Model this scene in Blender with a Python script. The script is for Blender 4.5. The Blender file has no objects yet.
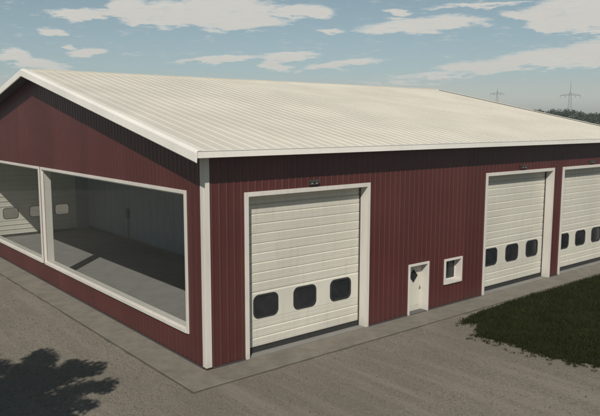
import bpy, math, random
from mathutils import Vector, Matrix, noise as mnoise
random.seed(7)
S = bpy.context.scene
COL = S.collection

# ------------------------------------------------------------------ helpers
def tag(o, label=None, cat=None, group=None, kind=None):
    if label: o['label'] = label
    if cat: o['category'] = cat
    if group: o['group'] = group
    if kind: o['kind'] = kind
    return o

def empty(name, loc=(0, 0, 0)):
    o = bpy.data.objects.new(name, None)
    o.location = loc
    COL.objects.link(o)
    return o

class MB:
    def __init__(s): s.v = []; s.f = []; s.sm = False
    def quad(s, *p):
        b = len(s.v); s.v += [tuple(q) for q in p]; s.f.append(tuple(range(b, b + len(p))))
    def box(s, x0, x1, y0, y1, z0, z1):
        b = len(s.v)
        s.v += [(x0,y0,z0),(x1,y0,z0),(x1,y1,z0),(x0,y1,z0),(x0,y0,z1),(x1,y0,z1),(x1,y1,z1),(x0,y1,z1)]
        s.f += [tuple(b+i for i in q) for q in ((0,3,2,1),(4,5,6,7),(0,1,5,4),(1,2,6,5),(2,3,7,6),(3,0,4,7))]
    def prism(s, poly, a, b_, fn):
        """poly in 2-D swept from a to b_; fn(p, t) -> 3-D point"""
        n = len(poly); b = len(s.v)
        s.v += [tuple(fn(p, a)) for p in poly] + [tuple(fn(p, b_)) for p in poly]
        s.f.append(tuple(range(b, b+n))[::-1]); s.f.append(tuple(range(b+n, b+2*n)))
        for i in range(n):
            j = (i+1) % n
            s.f.append((b+i, b+j, b+n+j, b+n+i))
    def beam(s, p, q, r0, r1=None, n=4):
        r1 = r0 if r1 is None else r1
        p = Vector(p); q = Vector(q); d = (q-p).normalized()
        u = d.cross(Vector((0,0,1)) if abs(d.z) < .9 else Vector((1,0,0))).normalized(); w = d.cross(u)
        b = len(s.v)
        for c, r in ((p, r0), (q, r1)):
            for k in range(n):
                a = 2*math.pi*(k+.5)/n
                s.v.append(tuple(c + u*math.cos(a)*r + w*math.sin(a)*r))
        for k in range(n):
            j = (k+1) % n
            s.f.append((b+k, b+j, b+n+j, b+n+k))
        s.f.append(tuple(range(b, b+n))[::-1]); s.f.append(tuple(range(b+n, b+2*n)))
    def build(s, name, mat, parent=None, bevel=0, smooth=False):
        me = bpy.data.meshes.new(name)
        me.from_pydata(s.v, [], s.f)
        me.validate()
        me.materials.append(mat)
        if smooth:
            for p in me.polygons: p.use_smooth = True
        o = bpy.data.objects.new(name, me)
        COL.objects.link(o)
        if parent: o.parent = parent
        if bevel:
            m = o.modifiers.new('bevel', 'BEVEL'); m.width = bevel; m.segments = 2; m.limit_method = 'ANGLE'
        return o

# ------------------------------------------------------------------ materials
class NT:
    def __init__(s, tree): s.t = tree; s.n = tree.nodes; s.l = tree.links
    def new(s, typ, **kw):
        n = s.n.new(typ)
        for k, v in kw.items(): setattr(n, k, v)
        return n
    def inp(s, n, i, v):
        if hasattr(v, 'is_output') or isinstance(v, bpy.types.NodeSocket): s.l.new(v, n.inputs[i])
        else: n.inputs[i].default_value = v
    def math(s, op, a, b=0.0, c=None, clamp=False):
        n = s.new('ShaderNodeMath', operation=op); n.use_clamp = clamp
        s.inp(n, 0, a); s.inp(n, 1, b)
        if c is not None: s.inp(n, 2, c)
        return n.outputs[0]
    def noise(s, vec, scale, detail=4, rough=.6, lac=2.0):
        n = s.new('ShaderNodeTexNoise')
        s.inp(n, 'Vector', vec); n.inputs['Scale'].default_value = scale
        n.inputs['Detail'].default_value = detail; n.inputs['Roughness'].default_value = rough
        return n
    def ramp(s, fac, stops):
        n = s.new('ShaderNodeValToRGB'); s.inp(n, 0, fac)
        e = n.color_ramp.elements
        while len(e) < len(stops): e.new(.5)
        for x, (p, c) in zip(e, stops):
            x.position = p; x.color = (*c, 1) if len(c) == 3 else c
        return n.outputs[0]
    def smooth(s, v, a, b):
        n = s.new('ShaderNodeMapRange'); n.interpolation_type = 'SMOOTHSTEP'
        s.inp(n, 0, v); n.inputs[1].default_value = a; n.inputs[2].default_value = b
        return n.outputs[0]
    def mix(s, fac, a, b, typ='MIX'):
        n = s.new('ShaderNodeMix', data_type='RGBA', blend_type=typ)
        s.inp(n, 0, fac)
        for i, v in ((6, a), (7, b)):
            if isinstance(v, tuple) and len(v) == 3: v = (*v, 1)
            s.inp(n, i, v)
        return n.outputs[2]
    def bump(s, h, strength=.3, dist=.02):
        n = s.new('ShaderNodeBump'); s.inp(n, 'Height', h)
        n.inputs['Strength'].default_value = strength; n.inputs['Distance'].default_value = dist
        return n.outputs[0]
    def mapping(s, vec, scale=(1,1,1), rot=(0,0,0)):
        n = s.new('ShaderNodeMapping'); s.inp(n, 0, vec)
        n.inputs['Scale'].default_value = scale; n.inputs['Rotation'].default_value = rot
        return n.outputs[0]

def material(name):
    m = bpy.data.materials.new(name); m.use_nodes = True
    g = NT(m.node_tree)
    b = g.n['Principled BSDF']
    co = g.new('ShaderNodeNewGeometry').outputs['Position']
    return m, g, b, co

def painted(name, base, mark_tone, rough=.45, stretch=(1,1,.12), amount=.5, metal=0, bump=.0, panels=False):
    """weathered paint: broad fading, rain streaks, dust splash near the ground"""
    m, g, b, co = material(name)
    fade = g.noise(co, .35, 3, .5).outputs[0]
    streak = g.noise(g.mapping(co, stretch), 6, 5, .65).outputs[0]
    c = g.mix(g.smooth(fade, .3, .75), base, tuple(min(1, x*1.12+.004) for x in base))
    c = g.mix(g.math('MULTIPLY', g.smooth(streak, .45, .75), amount), c, mark_tone)
    if panels:   # cladding sheets 0.9 m wide, each faded a little differently
        sp = g.new('ShaderNodeSeparateXYZ'); g.inp(sp, 0, co)
        idx = g.math('FLOOR', g.math('DIVIDE', g.math('ADD', g.math('ADD', sp.outputs[0], sp.outputs[1]), 20.05), .9))
        wn = g.new('ShaderNodeTexWhiteNoise', noise_dimensions='1D'); g.inp(wn, 'W', idx)
        hsv = g.new('ShaderNodeHueSaturation'); g.inp(hsv, 'Color', c)
        g.inp(hsv, 'Value', g.math('ADD', g.math('MULTIPLY', wn.outputs[0], .20), .90)); c = hsv.outputs[0]
    sep = g.new('ShaderNodeSeparateXYZ'); g.inp(sep, 0, co)
    splash = g.math('MULTIPLY', g.smooth(g.math('ADD', sep.outputs[2], g.math('MULTIPLY', g.noise(co, 3, 4).outputs[0], .5)), .75, .2), .38)
    c = g.mix(splash, c, mark_tone)
    g.inp(b, 'Base Color', c)
    g.inp(b, 'Roughness', g.math('ADD', g.math('MULTIPLY', streak, .25), rough - .1))
    if panels: b.inputs['Specular IOR Level'].default_value = .62
    if bump:
        g.inp(b, 'Normal', g.bump(g.noise(co, 1.6, 2).outputs[0], bump, .02))
    return m

M = {}
M['red'] = painted('red_paint', (.068, .0140, .0120), (.052, .0190, .0155), .44, amount=.35, bump=.25, panels=True)
M['roof'] = painted('cream_roof_paint', (.56, .52, .44), (.50, .455, .38), .5, stretch=(1, .08, 1), amount=.22, bump=.2)
M['white'] = painted('white_trim_paint', (0.5504, 0.516, 0.4644), (0.344, 0.3096, 0.2666), .45, amount=.28)
M['rake'] = painted('bright_trim_paint', (0.688, 0.6536, 0.5934), (0.516, 0.4816, 0.4214), .45, amount=.22)
M['door'] = painted('door_paint', (0.5289, 0.5031, 0.43), (0.3612, 0.3354, 0.2752), .45, amount=.28, bump=.15)
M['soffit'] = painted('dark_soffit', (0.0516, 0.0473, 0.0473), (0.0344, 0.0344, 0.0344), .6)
M['liner'] = painted('inner_liner', (0.2408, 0.2537, 0.2623), (0.172, 0.1763, 0.1763), .6, amount=.3)
M['rubber'] = painted('black_rubber', (0.0155, 0.0163, 0.0172), (0.043, 0.0404, 0.0344), .6, amount=.4)
M['steel'] = painted('grey_steel', (0.0946, 0.0946, 0.0989), (0.0602, 0.0516, 0.043), .5)
M['lampbody'] = painted('lamp_body', (0.043, 0.0413, 0.0387), (0.0688, 0.0602, 0.0516), .5)

def glass_mat():
    m = bpy.data.materials.new('glass'); m.use_nodes = True
    g = NT(m.node_tree); g.n.clear()
    out = g.new('ShaderNodeOutputMaterial')
    tr = g.new('ShaderNodeBsdfTransparent'); tr.inputs[0].default_value = (.93, .95, .945, 1)
    gl = g.new('ShaderNodeBsdfGlossy'); gl.inputs['Roughness'].default_value = .02
    lw = g.new('ShaderNodeLayerWeight'); fc = g.math('ADD', g.math('MULTIPLY', g.math('POWER', lw.outputs['Facing'], 5.0), .95), .045)
    mx = g.new('ShaderNodeMixShader')
    g.l.new(fc, mx.inputs[0]); g.l.new(tr.outputs[0], mx.inputs[1]); g.l.new(gl.outputs[0], mx.inputs[2])
    g.l.new(mx.outputs[0], out.inputs[0])
    return m
M['glass'] = glass_mat()

def tinted():
    m, g, b, co = material('tinted_plastic_pane')
    g.inp(b, 'Base Color', g.mix(g.smooth(g.noise(co, 1.2, 2).outputs[0], .2, .9), (0.0103, 0.012, 0.0138), (0.0301, 0.0318, 0.0327)))
    b.inputs['Roughness'].default_value = .22
    g.inp(b, 'Normal', g.bump(g.noise(co, 2.5, 1).outputs[0], .3, .02))
    return m
M['tinted'] = tinted()

def lens():
    m, g, b, co = material('lamp_lens')
    b.inputs['Base Color'].default_value = (.16, .155, .14, 1); b.inputs['Roughness'].default_value = .25
    return m
M['lens'] = lens()

def gravel():
    m, g, b, co = material('gravel')
    v1 = g.new('ShaderNodeTexVoronoi'); g.inp(v1, 'Vector', co); v1.inputs['Scale'].default_value = 24
    v2 = g.new('ShaderNodeTexVoronoi'); g.inp(v2, 'Vector', co); v2.inputs['Scale'].default_value = 60
    fine = g.noise(co, 9, 6, .75).outputs[0]
    mid = g.noise(co, .9, 5, .6).outputs[0]
    big = g.noise(co, .12, 3, .55).outputs[0]
    # wheel tracks: long soft streaks running roughly along the gable side
    tr = g.noise(g.mapping(co, (1.1, .10, 1), (0, 0, math.radians(28))), 1.0, 4, .55).outputs[0]
    c = g.ramp(fine, [(.25, (0.097, 0.0801, 0.0595)), (.5, (0.1592, 0.1349, 0.103)), (.78, (0.2213, 0.1913, 0.1485))])
    stone = g.new('ShaderNodeSeparateColor'); g.inp(stone, 0, v1.outputs['Color'])
    c = g.mix(.66, c, g.ramp(stone.outputs[0], [(0, (0.066, 0.0556, 0.0434)), (.5, (0.1553, 0.132, 0.1016)), (1, (0.2872, 0.2522, 0.1996))]))
    stone2 = g.new('ShaderNodeSeparateColor'); g.inp(stone2, 0, v2.outputs['Color'])
    c = g.mix(.25, c, g.ramp(stone2.outputs[1], [(0, (0.0621, 0.0519, 0.0421)), (1, (0.264, 0.2299, 0.1857))]))
    c = g.mix(g.math('MULTIPLY', g.smooth(mid, .35, .7), .30), c, (0.2018, 0.1742, 0.1366))
    c = g.mix(g.math('MULTIPLY', g.smooth(big, .42, .62), .5), c, (0.1203, 0.1016, 0.0771))
    c = g.mix(g.math('MULTIPLY', g.smooth(tr, .47, .66), .60), c, (0.2135, 0.1854, 0.1471))
    g.inp(b, 'Base Color', c); b.inputs['Roughness'].default_value = .95
    h = g.math('ADD', g.math('MULTIPLY', v1.outputs['Distance'], -.8), g.math('MULTIPLY', fine, 1.0))
    g.inp(b, 'Normal', g.bump(h, .5, .03))
    return m
M['gravel'] = gravel()

def concrete(name, base, dark, scale=1.0, crack=True):
    m, g, b, co = material(name)
    a = g.noise(co, 1.1*scale, 5, .6).outputs[0]
    f = g.noise(co, 30, 5, .7).outputs[0]
    c = g.mix(g.smooth(a, .35, .7), base, dark)
    c = g.mix(.3, c, g.ramp(f, [(.3, tuple(x*.6 for x in base)), (.7, tuple(min(1, x*1.3) for x in base))]))
    if name == 'apron_concrete':   # gravel dust and fines trodden over the slab
        d = g.noise(co, 2.2, 6, .7).outputs[0]
        c = g.mix(g.math('MULTIPLY', g.smooth(d, .42, .68), .6), c, (.135, .118, .092))
        d2 = g.noise(g.mapping(co, (.5, .5, 1)), 1.0, 4, .6).outputs[0]
        c = g.mix(g.math('MULTIPLY', g.smooth(d2, .5, .7), .35), c, (.10, .088, .07))
    g.inp(b, 'Base Color', c); b.inputs['Roughness'].default_value = .88
    g.inp(b, 'Normal', g.bump(f, .3, .01))
    return m
M['concrete'] = concrete('apron_concrete', (.185, .166, .134), (.145, .128, .102))
M['floor'] = concrete('floor_concrete', (0.215, 0.2064, 0.1849), (0.172, 0.1634, 0.1505))
M['mark_tone'] = concrete('dark_edge_band', (.085, .074, .058), (.060, .053, .042))  # darker brown for the band along the slab edge

def grassbase():
    m, g, b, co = material('turf')
    n = g.noise(co, .5, 5, .6).outputs[0]; f = g.noise(co, 14, 5, .7).outputs[0]
    c = g.mix(g.smooth(n, .35, .7), (0.0163, 0.0181, 0.0043), (0.0249, 0.0258, 0.0069))
    c = g.mix(.5, c, g.ramp(f, [(.3, (0.0077, 0.0095, 0.0034)), (.7, (0.0344, 0.0378, 0.0138))]))
    g.inp(b, 'Base Color', c); b.inputs['Roughness'].default_value = 1; b.inputs['Specular IOR Level'].default_value = .1
    g.inp(b, 'Normal', g.bump(f, .8, .05))
    return m
M['turf'] = grassbase()

def leaf(name, c0, c1, scale=1.0):
    m, g, b, co = material(name)
    n = g.noise(co, scale, 3, .6).outputs[0]
    oi = g.new('ShaderNodeNewGeometry').outputs['Random Per Island']
    f = g.math('ADD', g.math('MULTIPLY', n, .6), g.math('MULTIPLY', oi, .4))
    g.inp(b, 'Base Color', g.ramp(f, [(.25, c0), (.75, c1)])); b.inputs['Roughness'].default_value = .7
    b.inputs['Specular IOR Level'].default_value = .25
    return m
M['blade'] = leaf('grass_blade', (0.0112, 0.0138, 0.003), (0.0284, 0.031, 0.0077), .6)
M['blade'].node_tree.nodes['Principled BSDF'].inputs['Specular IOR Level'].default_value = .05
M['leaf'] = leaf('leaf', (0.0301, 0.0473, 0.0155), (0.0731, 0.0946, 0.0301), .8)
M['woodleaf'] = leaf('far_leaf', (0.0258, 0.0387, 0.0172), (0.0645, 0.0774, 0.0344), .12)
def bark():
    m, g, b, co = material('bark')
    n = g.noise(g.mapping(co, (1, 1, .2)), 9, 5, .7).outputs[0]
    g.inp(b, 'Base Color', g.ramp(n, [(.3, (0.0258, 0.0206, 0.0155)), (.7, (0.1032, 0.086, 0.0688))])); b.inputs['Roughness'].default_value = .95
    g.inp(b, 'Normal', g.bump(n, .6, .04))
    return m
M['bark'] = bark()
def earth():
    m, g, b, co = material('field')
    n = g.noise(co, .02, 5, .6).outputs[0]; f = g.noise(co, .8, 5, .7).outputs[0]
    c = g.mix(g.smooth(n, .4, .6), (0.0473, 0.0585, 0.0241), (0.086, 0.0817, 0.043))
    c = g.mix(.4, c, g.ramp(f, [(.3, (0.0258, 0.031, 0.0129)), (.7, (0.0946, 0.0946, 0.0473))]))
    g.inp(b, 'Base Color', c); b.inputs['Roughness'].default_value = 1
    return m
M['field'] = earth()

# ------------------------------------------------------------------ dimensions (metres)
W, L = 32.2, 30.95            # gable side along +Y, door side along +X
RY = W/2                     # ridge
OV, OG = .76, .75            # overhangs
SL = .2065                    # roof slope
ZE = 7.53                    # roof surface at the eave edge
TH = .43                     # depth of the wall openings
def roof_z(y):
    d = (y + OV) if y <= RY else (W + OV - y)
    return ZE + SL*d

# ------------------------------------------------------------------ building
B = tag(empty('garage_building', (0, 0, 0)),
        'long red ribbed metal garage building with a cream metal gable roof and white roller doors', 'building')

def ribs(u0, u1, pitch=.30):
    """corrugation profile along a wall: list of (u, outward)"""
    pts = []; k = math.floor(u0/pitch) - 1
    while k*pitch < u1 + pitch:
        a = k*pitch
        pts += [(a-.045, 0), (a-.020, .017), (a+.020, .017), (a+.045, 0)]
        k += 1
    out = [(u0, 0)] + [p for p in pts if u0+.002 < p[0] < u1-.002] + [(u1, 0)]
    return out

def wall(name, length, top, holes, fn, mat, parent, pitch=.30):
    """ribbed skin with real holes; fn(u, out, z) -> point.  A few mm seam at sheet joints is skipped."""
    mb = MB()
    cuts = sorted({0.0, length} | {h[0] for h in holes} | {h[1] for h in holes})
    if top == 'gable': cuts = sorted(set(cuts) | {RY})
    for a, b in zip(cuts, cuts[1:]):
        mid = (a+b)/2
        hs = sorted([(h[2], h[3]) for h in holes if h[0] < mid < h[1]])
        zs = 0.02; spans = []
        for z0, z1 in hs:
            if z0 > zs: spans.append((zs, z0))
            zs = z1
        spans.append((zs, None))
        prof = ribs(a, b, pitch)
        for (p, q) in zip(prof, prof[1:]):
            for z0, z1 in spans:
                za = z1 if z1 else (roof_z(p[0])-.12 if top == 'gable' else top)
                zb = z1 if z1 else (roof_z(q[0])-.12 if top == 'gable' else top)
                mb.quad(fn(p[0], p[1], z0), fn(q[0], q[1], z0), fn(q[0], q[1], zb), fn(p[0], p[1], za))
    return mb.build(name, mat, parent)

TR = .16  # face trim width
G = [(1.60, 7.76), (15.62, 21.78), (22.65, 28.81)]        # outer trim edges of the roller doors
GH = 6.04
ENT = (10.20, 11.57, 2.30)
SW = (12.66, 13.98, 1.03, 2.22)
front_holes = [(a+.05, b-.05, 0.0, GH-.05) for a, b in G] + [(ENT[0]+.03, ENT[1]-.03, 0.0, ENT[2]-.03), (SW[0]+.03, SW[1]-.03, SW[2]+.03, SW[3]-.03)]
PW = [(1.15, 16.09), (16.33, 31.10)]
PZ = (1.02, 6.12)
gable_holes = [(a+.03, b-.03, PZ[0]+.03, PZ[1]-.03) for a, b in PW]
back_holes = [(1.65, 7.71, 0.0, GH-.05)]
wall('front_wall', L, 7.5, front_holes, lambda u, o, z: (u, -o, z), M['red'], B)
wall('gable_wall', W, 'gable', gable_holes, lambda u, o, z: (-o, u, z), M['red'], B)
wall('rear_wall', L, 7.5, back_holes, lambda u, o, z: (u, W+o, z), M['red'], B)
wall('gable_wall', W, 'gable', [], lambda u, o, z: (L+o, u, z), M['red'], B)

# inner lining (thick wall seen from inside), with the same openings
def lining(name, axis_fn, length, holes, top, parent, t0, t1):
    mb = MB()
    cuts = sorted({0.0+TH, length-TH} | {h[0] for h in holes} | {h[1] for h in holes})
    for a, b in zip(cuts, cuts[1:]):
        mid = (a+b)/2
        hs = sorted([(h[2], h[3]) for h in holes if h[0] < mid < h[1]])
        zs = .03; spans = []
        for z0, z1 in hs:
            if z0 > zs: spans.append((zs, z0))
            zs = z1
        spans.append((zs, top))
        for z0, z1 in spans:
            c = [axis_fn(a, t0), axis_fn(b, t1)]
            xs = sorted((c[0][0], c[1][0])); ys = sorted((c[0][1], c[1][1]))
            mb.box(xs[0], xs[1], ys[0], ys[1], z0, z1)
    return mb.build(name, M['liner'], parent)
inset = lambda hs, d=.09: [(a+d, b-d, (z0 if z0 == 0 else z0+d), z1-d) for a, b, z0, z1 in hs]
lining('inner_lining', lambda u, t: (u, t), L, inset(front_holes), 6.9, B, TH-.06, TH)
lining('inner_lining', lambda u, t: (t, u), W, inset(gable_holes), 6.9, B, TH-.06, TH)
lining('inner_lining', lambda u, t: (u, W-t), L, inset(back_holes), 6.9, B, TH-.06, TH)
lining('inner_lining', lambda u, t: (L-t, u), W, [], 6.9, B, TH-.06, TH)

# partition wall with ribs, ceiling, slab
PX = 8.65
mb = MB(); mb.box(PX, PX+.12, TH+.01, W-TH-.01, .03, 6.9)
k = 0
while k < 30:
    y = 1.3 + k*1.05
    mb.box(PX-.012, PX-.002, y-.03, y+.03, .2, 6.88); k += 1
mb.build('partition_wall', M['liner'], B)
mb = MB(); mb.box(TH+.002, L-TH-.002, TH+.002, W-TH-.002, 6.93, 7.03); mb.build('ceiling', M['liner'], B)
mb = MB(); mb.box(.03, L-.03, .03, W-.03, -.15, .026); mb.build('floor_slab', M['floor'], B)
mb = MB(); mb.box(PX-.05, PX-.002, TH+.02, W-TH-.02, .03, .24); mb.build('skirting', M['steel'], B)
# something hanging on the partition: a switch box with a conduit
mb = MB(); mb.box(PX-.16, PX-.05, 24.38, 24.72, 1.7, 2.35); mb.box(PX-.09, PX-.05, 24.53, 24.58, .2, 1.7); mb.build('switch_box', M['steel'], B, .01)

# corner posts: L-shaped trim
def corner(x, y, sx, sy):
    mb = MB(); w_, t = .19, .045
    xo, yo = x - sx*t, y - sy*t
    def r(a, b): return (min(a, b), max(a, b))
    mb.box(*r(xo, x + sx*w_), *r(yo, y - sy*.004 + 0), .10, 7.42)
    mb.box(*r(xo, x - sx*.004), *r(y, y + sy*w_), .10, 7.42)
    mb.build('corner_trim', M['white'], B, .008)
corner(0, 0, 1, 1); corner(L, 0, -1, 1); corner(0, W, 1, -1); corner(L, W, -1, -1)
# thin dark strips at the wall foot, standing in for contact shade
segs = []; cur = .2
for a, b in sorted(G + [(ENT[0], ENT[1])]):
    segs.append((cur, a-.01)); cur = b+.01
segs.append((cur, L-.2))
for a, b in segs:
    mb = MB(); mb.box(a, b, -.036, -.028, .02, .09); mb.build('base_shade_strip', M['soffit'], B)
mb = MB(); mb.box(-.036, -.028, .2, W-.2, .02, .09); mb.build('base_shade_strip', M['soffit'], B)

# ---- opening trims: face boards + reveals (white)
def opening(name, a, b, z0, z1, axis, tr, sill, depth=TH):
    """axis 'x': front wall (y=0 plane, outward -y); 'y': gable (x=0, outward -x); 'r': rear wall"""
    mb = MB()
    def bx(u0, u1, t0, t1, za, zb):
        if axis == 'x': mb.box(u0, u1, t0, t1, za, zb)
        elif axis == 'y': mb.box(t0, t1, u0, u1, za, zb)
        else: mb.box(u0, u1, W-t1, W-t0, za, zb)
    o = -.055
    bx(a, a+tr, o, .002, z0, z1); bx(b-tr, b, o, .002, z0, z1)
    bx(a+tr+.001, b-tr-.001, o+.002, .002, z1-tr, z1-.001)
    if sill: bx(a+tr+.001, b-tr-.001, o-.02, .002, z0, z0+tr)
    # reveals
    bx(a+tr-.03, a+tr, .003, depth, z0, z1-tr); bx(b-tr, b-tr+.03, .003, depth, z0, z1-tr)
    bx(a+tr-.03, b-tr+.03, .003, depth, z1-tr+.001, z1-tr+.03)
    if sill: bx(a+tr+.001, b-tr-.001, .003, depth, z0+tr-.03, z0+tr-.001)
    return mb.build(name, M['white'], B, .006)

# ---- roller / sectional doors
def rrect(cx_, cz, w_, h, n=6, bow=.07, r=.22):
    pts = []
    for (sx, sz, a0) in ((1, 1, 0), (-1, 1, 90), (-1, -1, 180), (1, -1, 270)):
        for k in range(n+1):
            a = math.radians(a0 + 90*k/n)
            pts.append((cx_ + sx*(w_/2-r) + r*math.cos(a)*1.0, cz + sz*(h/2-r) + r*math.sin(a)))
    return pts

def garage_door(a, b, axis):
    x0, x1 = a+TR, b-TR
    Y = TH-.02
    def P(x, out, z):  # out toward outside
        return (x, Y-out, z) if axis == 'x' else (x, W-Y+out, z)
    top = GH-TR-.01
    mb = MB()
    prof = []
    def slats(z0, z1, n):
        h = (z1-z0)/n
        for i in range(n):
            z = z0+i*h
            prof.extend([(z+.020, -.028), (z+.050, .004), (z+h*.5-.012, .014), (z+h*.5, .006), (z+h*.5+.012, .016), (z+h-.012, .026)])
    slats(.20, 1.22, 3); prof += [(1.225, -.012), (1.24, .018)]
    lower = list(prof); prof.clear()
    slats(2.27, top, 10); upper = [(2.235, .018), (2.25, -.012)] + prof
    for pr in (lower, upper):
        for (z0, o0), (z1, o1) in zip(pr, pr[1:]):
            mb.quad(P(x0, o0, z0), P(x1, o0, z0), P(x1, o1, z1), P(x0, o1, z1))
    # window section with three real holes
    wz0, wz1 = 1.24, 2.235
    n = 6
    cxs = [x0 + (x1-x0)*q for q in (.178, .5, .822)]
    ww, wh = 1.10, .84
    edges = [x0, (cxs[0]+cxs[1])/2, (cxs[1]+cxs[2])/2, x1]
    zc = 1.74
    for i, cxx in enumerate(cxs):
        hole = rrect(cxx, zc, ww, wh, n)
        xa, xb = edges[i], edges[i+1]
        corners = [(xb, wz1), (xa, wz1), (xa, wz0), (xb, wz0)]
        N = len(hole)
        for q in range(4):
            arc = hole[q*(n+1):(q+1)*(n+1)]
            c = corners[q]
            for p0, p1 in zip(arc, arc[1:]):
                mb.quad(P(c[0], .018, c[1]), P(p0[0], .018, p0[1]), P(p1[0], .018, p1[1]))
            e0 = arc[-1]; e1 = hole[((q+1)*(n+1)) % N]; c2 = corners[(q+1) % 4]
            mb.quad(P(c[0], .018, c[1]), P(e0[0], .018, e0[1]), P(e1[0], .018, e1[1]), P(c2[0], .018, c2[1]))
    d = mb.build('garage_door', M['door'], B)
    for i, cxx in enumerate(cxs):
        fr = MB(); N = 0
        o_ = rrect(cxx, zc, ww+.05, wh+.05, n, r=.24); i_ = rrect(cxx, zc, ww-.09, wh-.09, n, r=.19)
        N = len(o_)
        for k in range(N):
            j = (k+1) % N
            fr.quad(P(o_[k][0], .020, o_[k][1]), P(o_[j][0], .020, o_[j][1]), P(o_[j][0], .038, o_[j][1]), P(o_[k][0], .038, o_[k][1]))
            fr.quad(P(o_[k][0], .038, o_[k][1]), P(o_[j][0], .038, o_[j][1]), P(i_[j][0], .038, i_[j][1]), P(i_[k][0], .038, i_[k][1]))
            fr.quad(P(i_[k][0], .038, i_[k][1]), P(i_[j][0], .038, i_[j][1]), P(i_[j][0], .004, i_[j][1]), P(i_[k][0], .004, i_[k][1]))
        fr.build('window_frame', M['rubber'], d)
        pn = MB(); pn.quad(*[P(p[0], .010, p[1]) for p in rrect(cxx, zc, ww-.08, wh-.08, n, r=.19)])
        pn.build('window_pane', M['glass'] if axis == 'r' else M['tinted'], d)
    s = MB()
    ys = sorted((P(0, -.03, 0)[1], P(0, .02, 0)[1]))
    s.box(x0+.002, x1-.002, ys[0], ys[1], .03, .205)
    s.build('bottom_strip', M['rubber'], d)  # black strip below the lowest slat
    # dark side gap / guide rail
    for xx in (x0, x1-.05):
        g_ = MB()
        ys = sorted((P(0, .026, 0)[1], P(0, .06, 0)[1]))
        g_.box(xx+.002, xx+.048, ys[0], ys[1], .04, top-.02)
        g_.build('guide_rail', M['rubber'], d, .004)
    return d

for a, b in G:
    opening('door_frame', a, b, .03, GH, 'x', TR, False)
    garage_door(a, b, 'x')
opening('door_frame', G[0][0], G[0][1], .03, GH, 'r', TR, False)
garage_door(G[0][0], G[0][1], 'r')

# ---- entry door: white leaf with a dark diamond light, lever handle
opening('door_frame', ENT[0], ENT[1], .03, ENT[2], 'x', .105, False, TH)
x0, x1, top = ENT[0]+.105, ENT[1]-.105, ENT[2]-.105
Y = .30
mb = MB()
dcx, dcz, dw, dh = (x0+x1)/2+.01, 1.66, .25, .28
dia = [(dcx+dw, dcz), (dcx, dcz+dh), (dcx-dw, dcz), (dcx, dcz-dh)]
cor = [(x1, .06), (x1, top), (x0, top), (x0, .06)]
for q in range(4):
    p0, p1 = dia[q], dia[(q+1) % 4]; c0, c1 = cor[q], cor[(q+1) % 4]
    mb.quad((c1[0], Y, c1[1]), (p0[0], Y, p0[1]), (p1[0], Y, p1[1]))
    mb.quad((c0[0], Y, c0[1]), (c1[0], Y, c1[1]), (p0[0], Y, p0[1]))
# raised lower panels
for xa, xb in ((x0+.12, dcx-.05), (dcx+.05, x1-.14)):
    mb.box(xa, xb, Y-.012, Y-.001, .28, 1.12)
dl = mb.build('entry_door', M['door'], B)
tag(dl, 'white entry door leaf with a dark diamond shaped light')
fr = MB()
for q in range(4):
    p0, p1 = Vector((dia[q][0], 0, dia[q][1])), Vector((dia[(q+1) % 4][0], 0, dia[(q+1) % 4][1]))
    fr.beam((p0.x, Y-.012, p0.z), (p1.x, Y-.012, p1.z), .022)
fr.build('window_frame', M['rubber'], dl)
mb = MB(); mb.quad(*[(p[0], Y+.006, p[1]) for p in dia]); mb.build('window_pane', M['tinted'], dl)
mb = MB(); mb.box(x1-.15, x1-.11, Y-.012, Y-.002, .97, 1.17); mb.box(x1-.143, x1-.117, Y-.06, Y-.018, 1.07, 1.10); mb.box(x1-.24, x1-.117, Y-.08, Y-.061, 1.075, 1.097)
mb.build('handle', M['steel'], dl, .004)
mb = MB(); mb.box(x0+.002, x1-.002, -.05, .36, .028, .058); mb.build('threshold', M['steel'], dl)

# ---- small square window
w_ = opening('window', SW[0], SW[1], SW[2], SW[3], 'x', .105, True, TH)
mb = MB(); a, b, z0, z1 = SW[0]+.105, SW[1]-.105, SW[2]+.105, SW[3]-.105
for r in ((a, a+.05, z0, z1), (b-.05, b, z0, z1), (a+.051, b-.051, z0, z0+.05), (a+.051, b-.051, z1-.05, z1)):
    mb.box(r[0]+.001, r[1]-.001, .29, .33, r[2]+.001, r[3]-.001)
mb.build('sash', M['white'], w_, .004)
mb = MB(); mb.quad((a, .315, z0), (b, .315, z0), (b, .315, z1), (a, .315, z1)); mb.build('pane', M['tinted'], w_)

# ---- two big picture windows of the gable
for i, (a, b) in enumerate(PW):
    w_ = opening('picture_window', a, b, PZ[0], PZ[1], 'y', .13, True, TH)
    mb = MB(); a2, b2, z0, z1 = a+.13, b-.13, PZ[0]+.13, PZ[1]-.13
    for r in ((a2, a2+.05, z0, z1), (b2-.05, b2, z0, z1), (a2+.051, b2-.051, z0, z0+.05), (a2+.051, b2-.051, z1-.05, z1)):
        mb.box(.010, .045, r[0]+.001, r[1]-.001, r[2]+.001, r[3]-.001)
    mb.build('frame', M['white'], w_, .004)
    mb = MB(); mb.quad((.028, a2, z0), (.028, b2, z0), (.028, b2, z1), (.028, a2, z1)); mb.build('pane', M['glass'], w_)

# ---- lamps above the roller doors
def lamp(x):
    mb = MB(); mb.box(x-.22, x+.22, -.10, -.03, 6.13, 6.31); mb.box(x-.24, x+.24, -.17, -.101, 6.24, 6.32)
    l = mb.build('wall_lamp', M['lampbody'], B, .012)
    for s in (-.11, .11):
        mb = MB(); mb.box(x+s-.06, x+s+.06, -.150, -.103, 6.155, 6.225); mb.build('lens', M['lens'], l, .012)
for x in (4.70, 18.7, 25.7): lamp(x)

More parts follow.
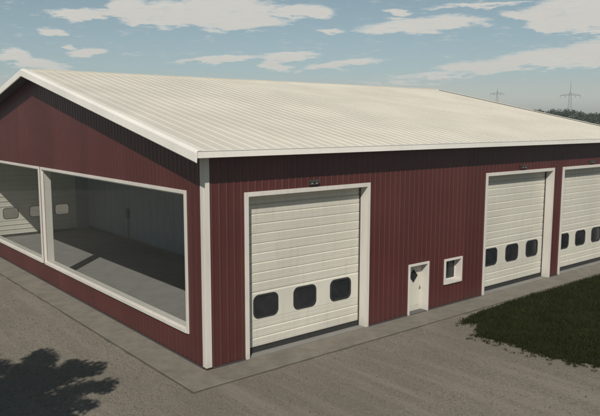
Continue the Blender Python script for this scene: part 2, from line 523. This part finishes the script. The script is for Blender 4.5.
# ------------------------------------------------------------------ roof
def slope_panel(side):
    """standing seam slope; side 0 = door side, 1 = rear"""
    mb = MB()
    ye, yr = -OV, RY
    xa, xb = -OG, L+OG
    def P(x, y, dz=0.0):
        z = ZE + SL*(y+OV) + dz
        return (x, y, z) if side == 0 else (x, W-y, z)
    ny = 10
    ys = [ye + (yr-ye)*k/ny for k in range(ny+1)]
    # sheet
    for y0, y1 in zip(ys, ys[1:]):
        mb.quad(P(xa+.10, y0), P(xb-.10, y0), P(xb-.10, y1), P(xa+.10, y1))
    mb.quad(P(xa+.02, ye+.02, -.09), P(xb-.02, ye+.02, -.09), P(xb-.02, yr, -.09), P(xa+.02, yr, -.09))
    x = xa + .45; 
    while x < xb-.12:
        for (p0, p1) in (((-.034, 0), (-.018, .024)), ((-.018, .024), (.018, .024)), ((.018, .024), (.034, 0))):
            mb.quad(P(x+p0[0], ye+.01, p0[1]+.001), P(x+p1[0], ye+.01, p1[1]+.001), P(x+p1[0], yr-.02, p1[1]+.001), P(x+p0[0], yr-.02, p0[1]+.001))
        mb.quad(P(x-.034, ye+.01, 0), P(x+.034, ye+.01, 0), P(x+.018, ye+.01, .024), P(x-.018, ye+.01, .024))
        x += .5
    return mb
for sd in (0, 1):
    slope_panel(sd).build('roof', M['roof'], B)
    # eave fascia with a small drip edge
    mb = MB()
    y = -OV
    def q(y_): return y_ if sd == 0 else W-y_
    ys = sorted((q(y-.03), q(y+.008))); mb.box(-OG+.06, L+OG-.06, ys[0], ys[1], 7.335, 7.545)
    ys = sorted((q(y-.045), q(y+.06))); mb.box(-OG+.06, L+OG-.06, ys[0], ys[1], 7.546, 7.566)
    mb.build('eave_fascia', M['rake'], B, .006)
    mb = MB(); ys = sorted((q(y+.012), q(-.03))); mb.box(-OG+.06, L+OG-.06, ys[0], ys[1], 7.355, 7.375); mb.build('soffit', M['soffit'], B)
    # rake boards on both gables
    for e in (0, 1):
        xo = -OG if e == 0 else L+OG
        sgn = 1 if e == 0 else -1
        mb = MB()
        poly = [(.0, -.30), (.02, -.33), (.06, -.33), (.09, .03), (.25, .052), (.25, .072), (.11, .072), (.055, .045), (.02, -.02)]
        def fn(p, t, xo=xo, sgn=sgn):
            z = ZE + SL*(t+OV) + p[1]
            return (xo + sgn*(p[0]-.03), q(t), z)
        mb.prism(poly, -OV-.05, RY-.0005, fn)
        mb.build('rake_board', M['rake'], B, .006)
        mb = MB()
        def P2(x, t, dz): return (x, q(t), ZE + SL*(t+OV) + dz)
        xi = -.03 if e == 0 else L+.03
        mb.quad(P2(xo+sgn*.03, -OV+.02, -.17), P2(xi, -OV+.02, -.17), P2(xi, RY, -.17), P2(xo+sgn*.03, RY, -.17))
        mb.build('soffit', M['soffit'], B)
# ridge cap
mb = MB(); zr = ZE + SL*(RY+OV) + .03
for s in (-1, 1):
    mb.quad((-OG+.06, RY, zr+.045), (L+OG-.06, RY, zr+.045), (L+OG-.06, RY+s*.26, zr+.045-.26*SL-.01), (-OG+.06, RY+s*.26, zr+.045-.26*SL-.01))
    mb.quad((-OG+.06, RY+s*.26, zr+.034-.26*SL), (L+OG-.06, RY+s*.26, zr+.034-.26*SL), (L+OG-.06, RY+s*.26, zr-.04-.26*SL), (-OG+.06, RY+s*.26, zr-.04-.26*SL))
mb.build('ridge_cap', M['roof'], B)

# ------------------------------------------------------------------ ground
R0 = 1400
mb = MB(); mb.quad((-R0, -R0, -.03), (R0, -R0, -.03), (R0, R0, -.03), (-R0, R0, -.03))
tag(mb.build('ground', M['field']), kind='structure')
# gravel yard round the building, irregular outer edge
def yard():
    mb = MB(); n = 96; ring = []
    for k in range(n):
        a = 2*math.pi*k/n
        r = 62 + 5*mnoise.noise(Vector((math.cos(a)*2, math.sin(a)*2, 3)))
        ring.append((14 + r*math.cos(a), 10 + r*math.sin(a), -.018))
    mb.quad(*ring)
    return mb
tag(yard().build('gravel_yard', M['gravel']), kind='structure')
# concrete apron, 1.25 m wide, one raised slab ring
AP = 1.25
mb = MB()
z0, z1 = -.10, .02
mb.box(-AP, L+AP, -AP, -.002, z0, z1); mb.box(-AP, -.002, -.001, W+AP, z0, z1)
mb.box(L+.002, L+AP, -.001, W+AP, z0, z1); mb.box(0, L, W+.002, W+AP, z0, z1)
ap = tag(mb.build('apron', M['concrete'], None, .012), kind='structure')
# dark ragged band laid along the slab edge
def edgeband():
    mb = MB()
    def strip(fn, l0, l1):
        t = l0
        while t < l1-.01:
            t2 = min(l1, t+.15)
            wa = .085 + .05*mnoise.noise(Vector((t*1.3, l0, 1))); wb = .085 + .05*mnoise.noise(Vector((t2*1.3, l0, 1)))
            mb.quad(fn(t, 0), fn(t2, 0), fn(t2, wb), fn(t, wa)); t = t2
    strip(lambda t, w: (t, -AP-w, -.012), -AP-.08, L+AP)
    strip(lambda t, w: (-AP-w, t, -.010), -AP-.08, W+AP)
    return mb
tag(edgeband().build('slab_edge_band', M['mark_tone']), kind='structure')

# ------------------------------------------------------------------ grass patch
def edge_x(y):
    pts = [(-1.45, 15.6), (-1.6, 13.6), (-1.9, 11.9), (-2.2, 11.5), (-2.6, 11.9), (-3.1, 11.0), (-3.6, 10.45), (-4.7, 10.6), (-6, 10.55), (-6.7, 10.6), (-7.5, 10.65), (-8.2, 10.95), (-12, 12), (-13, 13.2), (-13.6, 16)]
    if y > pts[0][0]: return 1e9
    for (ya, xa), (yb, xb) in zip(pts, pts[1:]):
        if y <= ya and y >= yb:
            return xa + (xb-xa)*(ya-y)/(ya-yb)
    return 1e9
def top_y(x):  # grass limit towards the apron
    if x < 20: return -1.55 if x > 15 else -1.55-.0*(15-x)
    return -1.35
def ragged(x, y, s=1.0):
    return .16*s*mnoise.noise(Vector((x*1.7, y*1.7, 5))) + .10*s*mnoise.noise(Vector((x*5, y*5, 9)))
poly = []
y = -1.5
while y > -13.2:
    poly.append((edge_x(y) + ragged(0, y, 1.6), y, -.008)); y -= .1
for k in range(1, 60):   # rounded far end of the patch
    a = -math.pi/2 + math.pi*k/60
    bx_, by_ = 36 + 5.5*math.cos(a), -7.35 + 5.9*math.sin(a)
    if k == 1:
        x = 14.5
        while x < 36: poly.append((x, -13.25 + ragged(x, 1, 2.2), -.008)); x += .2
    poly.append((bx_ + ragged(bx_, by_, 1.5), by_, -.008))
x = 36
while x > 15.7:
    poly.append((x, -1.42 + ragged(x, 0, .8), -.008)); x -= .15
mb = MB(); mb.quad(*poly)
tag(mb.build('turf', M['turf']), kind='structure')
def blades():
    vs = []; fs = []
    def blade(x, y, h, w_):
        a = random.uniform(0, 6.283); lx, ly = random.gauss(0, .35)*h, random.gauss(0, .35)*h
        dx, dy = math.cos(a)*w_, math.sin(a)*w_
        b = len(vs)
        vs.extend([(x-dx, y-dy, -.01), (x+dx, y+dy, -.01), (x+lx*.5+dx*.6, y+ly*.5+dy*.6, h*.6), (x+lx, y+ly, h)])
        fs.append((b, b+1, b+2, b+3))
    n = 0
    while n < 150000:
        y = -1.45 - 11.8*random.random()
        x = 10.2 + 31*random.random()**1.25
        if x > 36 and ((x-36)/5.4)**2 + ((y+7.35)/5.8)**2 > 1: continue
        if y < -13.1 and x < 14.5: continue
        if x < edge_x(y) - .12 + ragged(0, y, 1.6) + random.expovariate(9)-.05: continue
        cl = mnoise.noise(Vector((x*1.1, y*1.1, 0)))
        if random.random() > .75 + cl: continue
        h = .075 + .06*random.random() + .05*max(0, cl)
        blade(x, y, h*(1.0 + .5*(random.random() < .04)), .010 + .006*random.random()); n += 1
    # tufts straying onto the gravel along the edge
    for k in range(260):
        y = -1.6 - 8*random.random()
        x = edge_x(y) - random.expovariate(5) + ragged(0, y, 1.6)
        if x > 100: continue
        for j in range(14): blade(x+random.gauss(0, .05), y+random.gauss(0, .05), .04+.05*random.random(), .008)
    me = bpy.data.meshes.new('grass'); me.from_pydata(vs, [], fs); me.materials.append(M['blade'])
    o = bpy.data.objects.new('grass', me); COL.objects.link(o)
    return o
tag(blades(), 'dark green grass patch with a ragged edge beside the gravel', 'grass', kind='stuff')

# loose stones on the yard
def stones():
    vs = []; fs = []
    for k in range(42000):
        u = random.random()
        x = random.uniform(-11, 16); y = random.uniform(-14, 14)
        if x > -AP-.1 and y > -AP-.1: continue
        if x > edge_x(y) - .1: continue
        r = .009 + .022*random.random()**4
        b = len(vs); a = random.uniform(0, 6.28)
        n = 5
        for i in range(n):
            q = a + 6.283*i/n; rr = r*random.uniform(.7, 1.3)
            vs.append((x+rr*math.cos(q), y+rr*math.sin(q), -.02))
        for i in range(n):
            q = a + 6.283*i/n; rr = r*random.uniform(.4, .8)
            vs.append((x+rr*math.cos(q), y+rr*math.sin(q), -.018 + r*random.uniform(.7, 1.1)))
        for i in range(n):
            j = (i+1) % n; fs.append((b+i, b+j, b+n+j, b+n+i))
        fs.append(tuple(range(b+n, b+2*n)))
    me = bpy.data.meshes.new('loose_stones'); me.from_pydata(vs, [], fs)
    m, g, bs, co = material('stone')
    oi = g.new('ShaderNodeNewGeometry').outputs['Random Per Island']
    g.inp(bs, 'Base Color', g.ramp(oi, [(0, (.065, .056, .045)), (.5, (.13, .113, .09)), (1, (.175, .155, .127))])); bs.inputs['Roughness'].default_value = .9
    me.materials.append(m)
    o = bpy.data.objects.new('loose_stones', me); COL.objects.link(o); return o
tag(stones(), 'loose grey brown stones scattered over the gravel yard', 'gravel', kind='stuff')

# ------------------------------------------------------------------ trees
def leafcloud(vs, fs, c, rad, n, size, flat=.6):
    for k in range(n):
        d = Vector((random.gauss(0, 1), random.gauss(0, 1), random.gauss(0, 1))).normalized()
        p = Vector(c) + Vector((d.x*rad, d.y*rad, d.z*rad*flat)) * random.random()**.45
        u = Vector((random.gauss(0, 1), random.gauss(0, 1), random.gauss(0, .5))).normalized()
        w_ = u.cross(Vector((random.gauss(0, 1), random.gauss(0, 1), random.gauss(0, 1)))).normalized()
        s = size*random.uniform(.6, 1.3)
        b = len(vs)
        vs.extend([tuple(p-u*s), tuple(p-w_*s*.5), tuple(p+u*s), tuple(p+w_*s*.5)]); fs.append((b, b+1, b+2, b+3))

def tree(loc, height, cr, label, seed, nlimb=26, leaf_n=420, leaf_s=.075, lm='leaf'):
    random.seed(seed)
    root = empty('tree', loc)
    tag(root, label, 'tree')
    tr = MB(); pts = [Vector((0, 0, -.1))]
    for k in range(1, 9):
        pts.append(Vector((random.gauss(0, .10)*k*.4, random.gauss(0, .10)*k*.4, height*.93*k/8)))
    r0 = height*.022
    for i, (a, b) in enumerate(zip(pts, pts[1:])):
        tr.beam(a, b, r0*(1-i/8.6), r0*(1-(i+1)/8.6), 8)
    vs, fs = [], []
    for k in range(nlimb):
        t = .34 + .62*(k+.5)/nlimb
        f = t*8; i = min(7, int(f)); base = pts[i].lerp(pts[i+1], f-i)
        a = k*2.399 + random.gauss(0, .25)
        prof = math.sin(math.pi*min(1, max(0.06, (t-.26)/.80)))**.7
        ln = cr*prof*random.uniform(.72, 1.15)
        d = Vector((math.cos(a), math.sin(a), .22 + .5*t)); d.normalize()
        end = base + d*ln
        mid = base.lerp(end, .5) + Vector((0, 0, -.08*ln))
        tr.beam(base, mid, r0*.36*(1-t*.6), r0*.2*(1-t*.6), 5); tr.beam(mid, end, r0*.2*(1-t*.6), .012, 5)
        for j in range(7):
            q = .3 + .75*j/6
            c = base + (end-base)*q + Vector((random.gauss(0, .13), random.gauss(0, .13), random.gauss(0, .1)))*ln*.7
            leafcloud(vs, fs, c, cr*.20*(1.15-.65*q) + .1, leaf_n//7, leaf_s, .6)
    tr.build('trunk', M['bark'], root, smooth=True)
    me = bpy.data.meshes.new('crown'); me.from_pydata(vs, [], fs); me.materials.append(M[lm])
    o = bpy.data.objects.new('crown', me); COL.objects.link(o); o.parent = root
    return root
tree((-11.9, -4.0, 0), 9.1, 3.3, 'leafy broad tree standing on the gravel whose shadow falls in front of the gable', 11, nlimb=38, leaf_n=900, leaf_s=.105)
# single tree whose top shows above the far roof edge
CAM = Vector((-11.3867, -18.8665, 8.5))
def far(dirx, diry, dist): return (CAM.x + dirx*dist, CAM.y + diry*dist, 0)
tree(far(.8564, .5164, 200), 12.4, 2.6, 'small dark treetop rising just above the far roof edge, left of the wood', 5, nlimb=18, leaf_n=200, leaf_s=.28, lm='woodleaf')

def wood():
    random.seed(21)
    vs, fs = [], []
    tr = MB()
    for k in range(560):
        az = random.uniform(-12, 88)   # degrees from +X towards +Y
        d = random.uniform(285, 350)
        c, s_ = math.cos(math.radians(az)), math.sin(math.radians(az))
        x, y = CAM.x + c*d, CAM.y + s_*d
        h = 13.0 + 2.2*mnoise.noise(Vector((az*.35, 0, 2))) + random.gauss(0, .8)
        r = random.uniform(2.6, 4.4)
        tr.beam((x, y, 0), (x, y, h*.7), .25, .1, 5)
        vis = 18 < az < 34
        for j in range(9):
            cc = (x+random.gauss(0, r*.45), y+random.gauss(0, r*.45), h*random.uniform(.12, .9))
            leafcloud(vs, fs, cc, r*random.uniform(.35, .6), 90 if vis else 30, .38 if vis else .7, .75)
        leafcloud(vs, fs, (x, y, h-1.2), r*.5, 90 if vis else 30, .38 if vis else .7, .8)
    b0 = len(vs); vs.extend(tr.v); fs.extend([tuple(i+b0 for i in f) for f in tr.f])
    me = bpy.data.meshes.new('distant_wood'); me.from_pydata(vs, [], fs); me.materials.append(M['woodleaf'])
    o = bpy.data.objects.new('distant_wood', me); COL.objects.link(o); return o
tag(wood(), 'far dark green wood along the horizon beyond the roof', 'wood', kind='stuff')

# ------------------------------------------------------------------ pylons
def pylon(loc, H, arm_z, half, label, rz):
    root = empty('power_pylon', loc); root.rotation_euler.z = rz
    tag(root, label, 'pylon', 'lattice power pylons beyond the roof')
    mb = MB()
    def w_(z): return 1.7*(1-z/H)**1.0 + .16
    N = 12
    zs = [arm_z*1.06*(k/N)**.85 for k in range(N+1)]
    r = .10
    for sx, sy in ((1, 1), (1, -1), (-1, 1), (-1, -1)):
        for a, b in zip(zs, zs[1:]):
            mb.beam((sx*w_(a), sy*w_(a), a), (sx*w_(b), sy*w_(b), b), r, r)
    cs = [(1, 1), (-1, 1), (-1, -1), (1, -1)]
    for a, b in zip(zs, zs[1:]):
        for (p, q_) in zip(cs, cs[1:]+cs[:1]):
            mb.beam((p[0]*w_(a), p[1]*w_(a), a), (q_[0]*w_(b), q_[1]*w_(b), b), .05)
            mb.beam((q_[0]*w_(a), q_[1]*w_(a), a), (p[0]*w_(b), p[1]*w_(b), b), .05)
    mb.beam((0, 0, zs[-1]-.3), (0, 0, H), .20, .07)
    mb.build('mast', M['steel'], root)
    for z, hf in ((arm_z, half),):
        mb = MB()
        for s in (-1, 1):
            mb.beam((0, .3, z+.9), (s*hf, 0, z), .10); mb.beam((0, -.3, z+.9), (s*hf, 0, z), .10)
            mb.beam((0, .3, z-.1), (s*hf, 0, z), .10); mb.beam((0, -.3, z-.1), (s*hf, 0, z), .10)
            for k in range(1, 6):
                f = k/6; mb.beam((s*hf*f, .3*(1-f), z-.1*(1-f)), (s*hf*f, -.3*(1-f), z+.9*(1-f)), .05)
        mb.build('crossarm', M['steel'], root)
        for s in (-1, -.5, .5, 1):
            mb = MB(); mb.beam((s*hf, 0, z), (s*hf, 0, z-1.5), .07); 
            for q_ in range(5): mb.beam((s*hf, 0, z-.3-.25*q_), (s*hf, 0, z-.4-.25*q_), .16, n=8)
            mb.build('insulator', M['steel'], root)
    return root
pylon(far(.8769, .4807, 420), 31.4, 23.6, 5.4, 'taller looking grey lattice pylon standing behind the wood, the right one of two', math.radians(-62))
pylon(far(.8263, .5633, 500), 32.6, 28.0, 4.6, 'smaller grey lattice pylon peeking over the middle of the far roof slope', math.radians(-56))

# ------------------------------------------------------------------ haze
mb = MB(); mb.box(-R0-20, R0+20, -R0-20, R0+20, -1.2, 34.5)
hm = bpy.data.materials.new('haze'); hm.use_nodes = True
g = NT(hm.node_tree); g.n.clear()
out = g.new('ShaderNodeOutputMaterial'); pv = g.new('ShaderNodeVolumePrincipled')
pv.inputs['Color'].default_value = (.80, .88, .92, 1); pv.inputs['Density'].default_value = .0006; pv.inputs['Anisotropy'].default_value = .2
g.l.new(pv.outputs[0], out.inputs['Volume'])
hz = tag(mb.build('haze', hm), 'thin pale blue summer haze', 'haze', kind='stuff')

# ------------------------------------------------------------------ light
SD = Vector((.690, .725, -.850)).normalized()          # direction the light travels
el = math.asin(-SD.z); rot = math.atan2(-SD.x, -SD.y)
sun = bpy.data.lights.new('sun', 'SUN'); sun.energy = 5.0; sun.angle = math.radians(.53); sun.color = (1, .955, .88)
so = bpy.data.objects.new('sun', sun); COL.objects.link(so)
so.rotation_euler = SD.to_track_quat('-Z', 'Y').to_euler()

world = bpy.data.worlds.new('World'); S.world = world; world.use_nodes = True
world.cycles.sampling_method = 'MANUAL'; world.cycles.sample_map_resolution = 512
g = NT(world.node_tree); g.n.clear()
out = g.new('ShaderNodeOutputWorld')
sky = g.new('ShaderNodeTexSky'); sky.sky_type = 'NISHITA'; sky.sun_disc = False
sky.sun_elevation = el; sky.sun_rotation = rot % (2*math.pi); sky.air_density = .9; sky.dust_density = .25; sky.ozone_density = 2.0
bg = g.new('ShaderNodeBackground')
hs = g.new('ShaderNodeHueSaturation'); hs.inputs['Saturation'].default_value = .70; hs.inputs['Hue'].default_value = .468; hs.inputs['Value'].default_value = 1.0
g.l.new(sky.outputs[0], hs.inputs['Color']); 
g.l.new(hs.outputs[0], bg.inputs[0]); bg.inputs[1].default_value = .070
# clouds: azimuth/elevation banks in the real sky directions
tc = g.new('ShaderNodeTexCoord').outputs['Generated']
sep = g.new('ShaderNodeSeparateXYZ'); g.inp(sep, 0, tc)
X_, Y_, Z_ = sep.outputs
az = g.math('ARCTAN2', X_, Y_)                       # 0 = +Y, grows towards +X
hyp = g.math('SQRT', g.math('ADD', g.math('MULTIPLY', X_, X_), g.math('MULTIPLY', Y_, Y_)))
elv = g.math('DIVIDE', Z_, g.math('MAXIMUM', hyp, .001))
comb = g.new('ShaderNodeCombineXYZ'); g.inp(comb, 0, g.math('MULTIPLY', az, 1.0)); g.inp(comb, 1, g.math('MULTIPLY', elv, 4.2))
cv = comb.outputs[0]
n1 = g.noise(cv, 9, 6, .62); n2 = g.noise(cv, 26, 5, .6)
nv = g.math('SUBTRACT', n1.outputs[0], .5)
nv2 = g.math('SUBTRACT', n2.outputs[0], .5)
n3 = g.noise(g.mapping(cv, (1, 2.2, 1), (0, 0, .05)), 55, 5, .7); nv3 = g.math('SUBTRACT', n3.outputs[0], .5)
CLOUDS = [(0.3727, 0.147, 0.053, 0.0081, 0.05, 1), (0.4364, 0.1581, 0.0302, 0.0124, 0.0426, 1), (0.4918, 0.1519, 0.0564, 0.0195, 0.0322, 0.9), (0.5776, 0.1597, 0.0795, 0.024, 0.0196, 1.1), (0.5992, 0.1403, 0.0655, 0.0114, 0.034, 1), (0.6869, 0.1581, 0.0468, 0.0114, 0.0021, 1), (0.4705, 0.14, 0.035, 0.0056, 0.0329, 0.8), (0.3507, 0.1216, 0.0223, 0.0068, -0.007, 0.9), (0.363, 0.1031, 0.0119, 0.0041, 0.0368, 0.6), (0.3012, 0.0792, 0.0571, 0.0081, -0.0926, 0.8), (0.384, 0.0942, 0.0296, 0.0069, 0.1137, 0.95), (0.2828, 0.0892, 0.0274, 0.0066, -0.0662, 0.8), (0.5622, 0.0897, 0.0611, 0.0043, 0.0726, 0.8), (0.6649, 0.0935, 0.0443, 0.0072, 0.0531, 0.95), (0.6457, 0.0804, 0.0266, 0.0087, 0.0054, 0.8), (0.7388, 0.082, 0.0531, 0.0058, 0.1157, 0.8), (0.7339, 0.1309, 0.0234, 0.0036, -0.0041, 0.8), (0.8683, 0.1377, 0.088, 0.0112, 0.0462, 1), (0.8111, 0.1331, 0.0318, 0.0085, -0.0145, 0.9), (0.8322, 0.1581, 0.0215, 0.0042, -0.021, 0.8), (0.821, 0.1471, 0.0173, 0.0028, -0.0177, 0.7), (0.9442, 0.163, 0.0615, 0.0041, 0.0095, 0.8), (1.0118, 0.1478, 0.0368, 0.0054, -0.0681, 0.9), (1.0698, 0.1435, 0.0605, 0.0251, -0.0555, 1.1), (1.0361, 0.1279, 0.0311, 0.0081, -0.0651, 0.9), (1.0536, 0.0868, 0.0772, 0.0149, 0.032, 1.05), (0.961, 0.0781, 0.0822, 0.0098, 0.0414, 0.85), (1.1035, 0.0957, 0.037, 0.0132, -0.04, 1), (0.8774, 0.0652, 0.0714, 0.0057, 0.0397, 0.55), (0.8344, 0.057, 0.0871, 0.0043, -0.0063, 0.4), (1.1026, 0.1115, 0.0172, 0.0026, -0.0469, 0.6)]
tot = None
wa = g.math('ADD', az, g.math('MULTIPLY', nv, .11))
we = g.math('ADD', elv, g.math('ADD', g.math('MULTIPLY', nv2, .022), g.math('MULTIPLY', nv, .012)))
for (a0, e0, ra, re, k, w0) in CLOUDS:
    da = g.math('SUBTRACT', wa, a0)
    de = g.math('SUBTRACT', g.math('SUBTRACT', we, e0), g.math('MULTIPLY', da, k))
    p = g.math('DIVIDE', da, ra); q = g.math('DIVIDE', de, re)
    r2 = g.math('ADD', g.math('MULTIPLY', p, p), g.math('MULTIPLY', q, q))
    v = g.math('MULTIPLY', g.math('MAXIMUM', g.math('SUBTRACT', 1.45, r2), 0), w0)
    v = g.math('MINIMUM', v, 1.05)
    tot = v if tot is None else g.math('MAXIMUM', tot, v)
# the rest of the sky: scattered banks of the same kind, seen from other directions
inside = g.math('MULTIPLY', g.smooth(g.math('ABSOLUTE', g.math('SUBTRACT', az, .69)), .55, .46), g.smooth(elv, .24, .19))
gen = g.noise(g.mapping(cv, (1, .9, 1)), 4.5, 6, .6).outputs[0]
gen = g.math('MULTIPLY', g.smooth(gen, .58, .70), g.smooth(elv, .02, .08))
tot = g.math('ADD', g.math('MULTIPLY', tot, inside), g.math('MULTIPLY', g.math('SUBTRACT', g.math('MULTIPLY', gen, 1.3), .4), g.math('SUBTRACT', 1, inside)))
tot = g.math('ADD', tot, g.math('ADD', g.math('MULTIPLY', nv2, 1.9), g.math('MULTIPLY', nv3, 1.6)))
mask = g.smooth(tot, .10, 1.0)
mask = g.math('MULTIPLY', mask, .92)
thin = g.math('MULTIPLY', g.smooth(elv, .075, .03), g.smooth(elv, -.02, .0))
mask = g.math('MAXIMUM', mask, g.math('MULTIPLY', thin, .25))
bc = g.new('ShaderNodeBackground')
shade = g.smooth(g.math('ADD', tot, g.math('MULTIPLY', nv, 1.2)), .3, 1.1)
g.inp(bc, 'Color', g.mix(shade, (.86, .83, .76), (.76, .73, .67)))
bc.inputs[1].default_value = 1.0
mx = g.new('ShaderNodeMixShader')
g.l.new(mask, mx.inputs[0]); g.l.new(bg.outputs[0], mx.inputs[1]); g.l.new(bc.outputs[0], mx.inputs[2])
g.l.new(mx.outputs[0], out.inputs[0])

# ------------------------------------------------------------------ camera
cam = bpy.data.cameras.new('camera'); cam.sensor_width = 36; cam.lens = 663.445/600*36; cam.clip_end = 5000; cam.clip_start = .1
R = ((0.7729851417518594, -0.08089241162202197, 0.6292458886419768),
     (-0.6344204848316813, -0.10191909169037645, 0.7662396147256698),
     (0.002149199104805636, -0.9914983189551972, -0.13010174653795353))
co = bpy.data.objects.new('camera', cam); COL.objects.link(co)
m = Matrix([[R[i][0], -R[i][1], -R[i][2], (CAM.x, CAM.y, CAM.z)[i]] for i in range(3)] + [[0, 0, 0, 1]])
co.matrix_world = m
S.camera = co
S.view_settings.view_transform = 'Standard'; S.view_settings.look = 'None'; S.view_settings.exposure = -.2; S.view_settings.gamma = 1
S.view_settings.use_curve_mapping = False
S.render.resolution_x = 1024; S.render.resolution_y = 710
S.cycles.volume_bounces = 0
